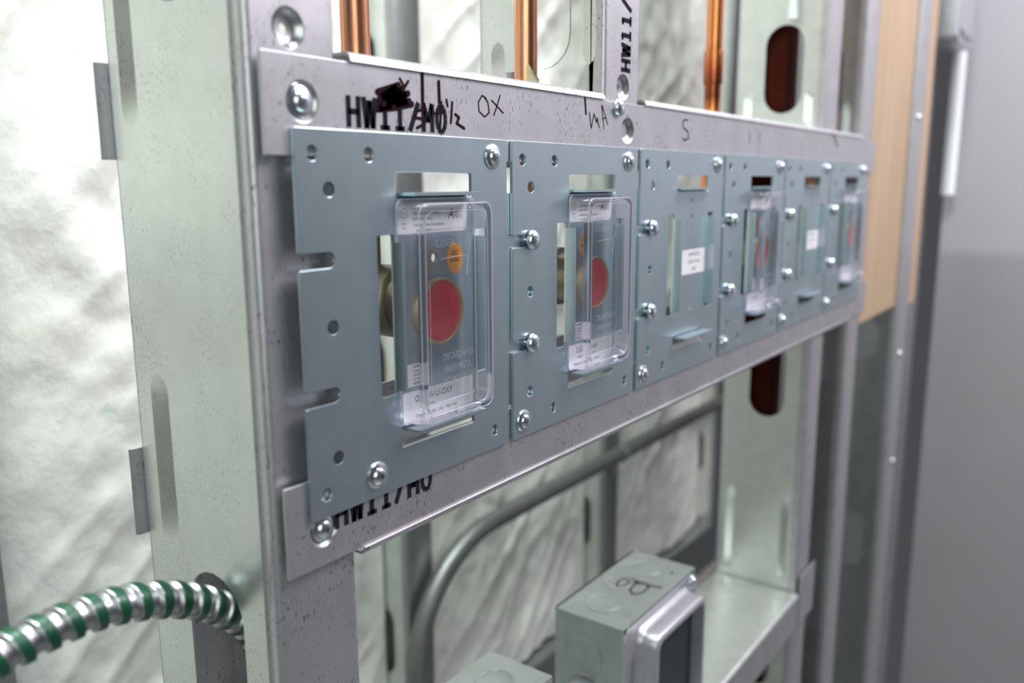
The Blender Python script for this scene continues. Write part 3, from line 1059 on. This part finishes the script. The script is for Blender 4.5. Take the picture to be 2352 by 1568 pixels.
def armored(path, r0, pitch, amp):
    pts = catmull(path, 40)
    L = [0]
    for a, b in zip(pts, pts[1:]):
        L.append(L[-1] + (b - a).length)
    step = pitch / 22
    N = int(L[-1] / step)
    nt_ = 36
    v, f, mi = [], [], []
    j = 0
    up = Vector((0, 0, 1))
    for i in range(N + 1):
        s_ = i * step
        while j < len(L) - 2 and L[j + 1] < s_:
            j += 1
        q = (s_ - L[j]) / max(L[j + 1] - L[j], 1e-9)
        p = pts[j].lerp(pts[j + 1], q)
        t = (pts[j + 1] - pts[j]).normalized()
        u = (up - t * up.dot(t)).normalized()
        w = t.cross(u)
        for k in range(nt_):
            a = 2 * math.pi * k / nt_
            ph = (s_ / pitch - k / nt_) % 1.0
            # crest over 55 % of the pitch, shiny valley between
            b = max(0.0, min(1.0, ph / 0.10, (0.68 - ph) / 0.10))
            b = b * b * (3 - 2 * b)
            rr = r0 + amp * b
            v.append(p + (u * math.cos(a) + w * math.sin(a)) * rr)
    for i in range(N):
        for k in range(nt_):
            k2 = (k + 1) % nt_
            f.append((i * nt_ + k, i * nt_ + k2, (i + 1) * nt_ + k2, (i + 1) * nt_ + k))
            ph = ((i + 0.5) * step / pitch - (k + 0.5) / nt_) % 1.0
            mi.append(1 if 0.16 < ph < 0.64 else 0)
    mb = MB()
    mb.v = [tuple(p) for p in v]
    mb.f = f
    mb.mi = mi
    return mb
cable = armored([(-190, 30, -196), (-150, 33, -178), (-118, 35, -167.5), (-92, 37, -163.5), (-66, 38.5, -163.2), (-44, 39, -168.0), (-26, 40, -176.5), (-12, 42, -187), (2, 44, -203), (9, 45, -230), (11, 45, -300), (11, 45, -420)], 5.5, 8.4, 1.5)
single('armored_cable', cable, ['armor_silver', 'armor_green'], 'green-striped armored cable entering the nearest stud from the left', 'cable', smooth=60)

# ------------------------------------------------------------------ lower sill track with the junction box
r = thing('sill_track', 'low horizontal steel track under the junction box', 'track', (29, RY, -470))
p = bend(RY, -433, 1) + [(90, -433)]
part('web', MB().sweep(p, 29, 617.5, 'x', 1.2), 'galvanised_web', r, 40)
part('front_flange', MB().box(29, 668, RY, RY + 1.3, -470, -435.4), 'galvanised_rail', r)
part('rear_flange', MB().box(29, 617.5, 92, 93.3, -470, -433), 'galvanised_rail', r)
part('end_tab', MB().box(622, 668, RY - 1.4, RY - 0.1, -468, -414), 'galvanised_rail', r)

def knockout(mb, cx, cz, R_, mapf, org):
    mb.lathe([(R_, 0.02), (R_, 0.5), (R_ - 0.5, 0.7), (R_ - 1.4, 0.6), (R_ - 1.7, 0.1), (R_ - 2.2, 0.15), (R_ - 2.8, 0.45), (0, 0.45)], org, 32, mapf)
    return mb
BX0, BX1, BY0, BY1, BZ0, BZ1 = 281, 399, 20, 76, -431.6, -323
UPM = lambda a, b, h: (a, b, h)
LEFTM = lambda a, b, h: (-h, a, b)
box = thing('junction_box', 'steel junction box with raised plaster ring, standing on the low track', 'junction box', ((BX0 + BX1) / 2, 48, BZ0))
bb = MB()
bb.box(BX0, BX1, BY1 - 1.6, BY1, BZ0, BZ1)
bb.box(BX0, BX0 + 1.6, BY0, BY1 - 1.6, BZ0, BZ1 - 1.8)
bb.box(BX1 - 1.6, BX1, BY0, BY1 - 1.6, BZ0, BZ1 - 1.8)
bb.box(BX0 - 0.6, BX1 + 0.6, BY0, BY1, BZ1 - 1.4, BZ1)
bb.box(BX0, BX1, BY0, BY1, BZ0, BZ0 + 1.6)
part('box_body', bb, 'box_steel', box)
for cx, cy, R_ in ((306, 50, 14), (341, 57, 12), (375, 52, 14)):
    part('knockout', knockout(MB(), 0, 0, R_, UPM, (cx, cy, BZ1)), 'box_steel', box)
for cy, cz in ((52, -353), ):
    part('knockout', knockout(MB(), 0, 0, 16, LEFTM, (BX0, cy, cz)), 'box_steel', box)
wr = MB()
for pts in ([(338, 57.5), (334, 54), (338, 50), (347, 50.5), (349, 55), (343, 58), (338, 56)], [(352, 60), (352, 50), (348, 44), (352, 40)], [(352, 46), (336, 44.5), (330, 39), (337, 34), (348, 34.5), (352, 40), (349, 46)], [(350, 36), (352, 29)]):
    m_ = MB().ribbon(pts, 1.1, 0, ends=True)
    wr.add([(a, c, BZ1 + 0.6 + b * -0.2) for a, b, c in m_.v], [tuple(reversed(f)) for f in m_.f])
part('marker_writing', wr, 'marker', box)
part('screw_hole', MB().lathe([(1.6, 0.06), (0, 0.06)], (353, 27.5, BZ1 + 0.1), 14, UPM).lathe([(1.6, 0.06), (0, 0.06)], (380, 31, BZ1 + 0.1), 14, UPM), 'inside_shade', box)
# plaster ring: flat plate and a raised rectangular collar
RX0, RX1, RZ0, RZ1 = 298, 384, -424, -333
v, f = sheet(rect(BX0 - 1, BX1 + 1, BZ0, BZ1 - 2, 10, 6), [rect(RX0, RX1, RZ0, RZ1, 9, 6)], 1.6, FRONT, (0, BY0 - 0.9, 0), 0.2)
ring = part('plaster_ring', MB().add(v, f), 'ring_steel', box)
rr = []
for x0_, y_, rad in ((-3.0, BY0 - 1.7, 11), (-0.6, BY0 - 4, 9.5), (0.0, BY0 - 7, 9), (0.0, 4.5, 9), (1.0, 3.0, 8.5), (3.2, 2.2, 8), (5.0, 2.4, 7), (5.2, 16, 7)):
    rr.append([(a, y_, b) for a, b in rect(RX0 + x0_, RX1 - x0_, RZ0 + x0_, RZ1 - x0_, rad, 6)])
n = len(rr[0])
mb = MB()
mb.v = [q for R_ in rr for q in R_]
for k in range(len(rr) - 1):
    for i in range(n):
        j = (i + 1) % n
        mb.f.append((k * n + i, k * n + j, (k + 1) * n + j, (k + 1) * n + i))
mb.mi = [0] * len(mb.f)
part('raised_collar', mb, 'ring_steel', ring, 50)
part('dark_interior', MB().box(RX0 + 4, RX1 - 4, 12, 13, RZ0 + 4, RZ1 - 4), 'inside_shade', ring)  # added black sheet painting the shade inside the box opening
inst('screw', WAFER, box, loc_in(box, (391, BY0 - 1.7, -331)))
inst('screw', WAFER, box, loc_in(box, (289, BY0 - 1.7, -420)))
# cable connector on the left side of the box
part('cable_connector', MB().lathe([(0, 22), (7, 22), (10, 20.5), (12, 17), (12, 9), (14.5, 8), (15, 6), (15, 0.8), (12, 0.2)], (BX0, 50, -385), 28, LEFTM), 'ring_steel', box, 45)
# neighbour whose corner just shows at the bottom of the picture
box2 = thing('device_box', 'steel box corner just peeking in at the bottom edge', 'junction box', (190, 46, -432))
part('box_body', MB().box(150, 196, 22, 70, -432, -315), 'box_steel', box2)
part('knockout', knockout(MB(), 0, 0, 12, UPM, (172, 48, -315)), 'box_steel', box2, 40)

# ------------------------------------------------------------------ right end: blocking, plywood, corner box and conduit
single('wood_blocking', MB().box(624, 655, 44, 84, FLOOR, TOP), 'blocking_red', 'dark red timber blocking inside the stud beside the sill track', 'timber')
def ply(label, x0, x1, zb):
    r = thing('plywood_panel', label, 'plywood', (x0, 6, zb), 'plywood backing panels')
    mb = MB().box(x0, x1, 6.0, 24.0, zb, TOP)
    part('panel', mb, 'plywood', r)
ply('wide plywood backing panel right of the last outlet plate', 797, 973, -178)
ply('narrow plywood backing strip left of the drywall corner', 1033, 1098, -186)
r = thing('conduit_box', 'galvanised box at the top right with conduit below it', 'junction box', (1196, 4, 168))
v, f = sheet(rect(1140, 1252, 168, 300, 12, 6), [], 46, FRONT, (0, 10, 0), 3)
part('box_body', MB().add(v, f), 'ring_steel', r, 40)
v, f = sheet(rect(1150, 1242, 180, 290, 9, 6), [], 4, FRONT, (0, -14.5, 0), 1)
part('lid', MB().add(v, f), 'ring_steel', r, 40)
single('steel_conduit', MB().tube([(1272, 4, z) for z in range(-40, 900, 60)], 9.5, 20), 'white_plastic', 'pale vertical conduit in the drywall corner', 'conduit', smooth=60)
single('pipe_sleeve', MB().lathe([(0, 0), (3.2, 0), (4.6, 0.6), (4.4, 6), (3.2, 22), (2.6, 60), (2.6, 500)], (612, 37, 126), 20, UPM), 'white_plastic', 'white tapered wire sleeve hanging in front of the right stud web', 'sleeve', smooth=50)

# ------------------------------------------------------------------ far side of the chase: studs, insulation, track, conduit
G2 = 'back row of metal studs'
BACK = [(-16, 'back row stud behind the far left edge'), (402, 'back row stud seen behind the leftmost outlet plate'), (812, 'back row stud crossed by the bent conduit'), (1216, 'back row stud farthest right in shade')]
for x, lab_ in BACK:
    stud(lab_, x, 340, zbot=-644, depth=90, group=G2, mat='galvanised_web', fmat='galvanised_shaded')
def batt(label, x0, x1, seed):
    nx, nz = 110, 300
    zb, zt = -640, 820
    def P(i, j):
        x = x0 + (x1 - x0) * i / nx
        z = zb + (zt - zb) * j / nz
        e = math.sin(math.pi * i / nx) ** 0.5 if 0 < i < nx else 0
        a = noise.fractal(Vector((x * 0.006 + seed, z * 0.005, 1.7)), 0.9, 2.1, 5)
        b = noise.noise(Vector((x * 0.02 + z * 0.013, z * 0.009 - x * 0.008, seed)))
        u_, w_ = x * 0.72 + z * 0.69, z * 0.72 - x * 0.69
        cr = 1 - abs(noise.noise(Vector((u_ * 0.004 + seed, w_ * 0.020, 4.2))))
        c2 = 1 - abs(noise.noise(Vector((u_ * 0.012 - seed, w_ * 0.035, 8.8))))
        return (x, 374 - 10 * e + 13 * a * e - 5 * abs(b) * e - (4.0 * cr ** 6 + 0.7 * c2 ** 4) * e, z)
    v = [P(i, j) for j in range(nz + 1) for i in range(nx + 1)]
    f = [(j * (nx + 1) + i, j * (nx + 1) + i + 1, (j + 1) * (nx + 1) + i + 1, (j + 1) * (nx + 1) + i) for j in range(nz) for i in range(nx)]
    n0 = len(v)
    v += [(x0, 440, zb), (x1, 440, zb), (x1, 440, zt), (x0, 440, zt)]
    c = [0, nx, nz * (nx + 1) + nx, nz * (nx + 1)]
    f += [(n0, n0 + 1, c[1], c[0]), (n0 + 1, n0 + 2, c[2], c[1]), (n0 + 2, n0 + 3, c[3], c[2]), (n0 + 3, n0, c[0], c[3])]
    mb = MB().add(v, f)
    single('insulation_batt', mb, 'insulation_facing', label, 'insulation', 'insulation batts in the far wall', smooth=70, at=((x0 + x1) / 2, 440, zb))
batt('wrinkled white insulation batt out past the far left stud', -412, -18, 3.1)
batt('brightest white insulation batt, left of and behind the nearest stud', 26, 400, 5.7)
batt('white insulation batt behind the bent conduit', 444, 810, 9.2)
batt('shaded beige insulation batt behind the stencilled stud', 854, 1214, 12.9)
r = thing('base_track', 'dark horizontal track along the foot of the insulation', 'track', (20, 336, -720))
part('web', MB().box(-412, 1290, 338.6, 444, -648, -644), 'galvanised_shaded', r)
part('front_flange', MB().box(-412, 1290, 338, 339.6, -720, -644), 'galvanised_shaded', r)
single('base_sheathing', MB().box(-412, 1290, 342, 352, FLOOR, -721), 'drywall_back', 'sheathing board below the base track', 'board')

pts = [(393, 326, -1400), (394, 326, -700), (396, 326, -560)]
cxx, czz, R_ = 530, -538, 136
for k in range(0, 13):
    a = math.pi - (math.pi / 2) * k / 12
    pts.append((cxx + R_ * math.cos(a), 326, czz + R_ * math.sin(a)))
pts += [(640, 326, -401), (800, 326, -401), (1000, 326, -402), (1285, 326, -402)]
cond = thing('bent_conduit', 'grey steel conduit bending from vertical to horizontal behind the track', 'conduit', (393, 326, -1400))
part('tube', MB().tube(pts, 10.8, 20), 'conduit_steel', cond, 60)
mb = MB().lathe([(11.0, -8), (12.6, -8), (12.6, 8), (11.0, 8)], (832, 326, -401.5), 24, lambda a, b, h: (h, a, b))
mb.box(824, 840, 337.4, 339, -440, -360)
part('strap', mb, 'galvanised_shaded', cond, 40)
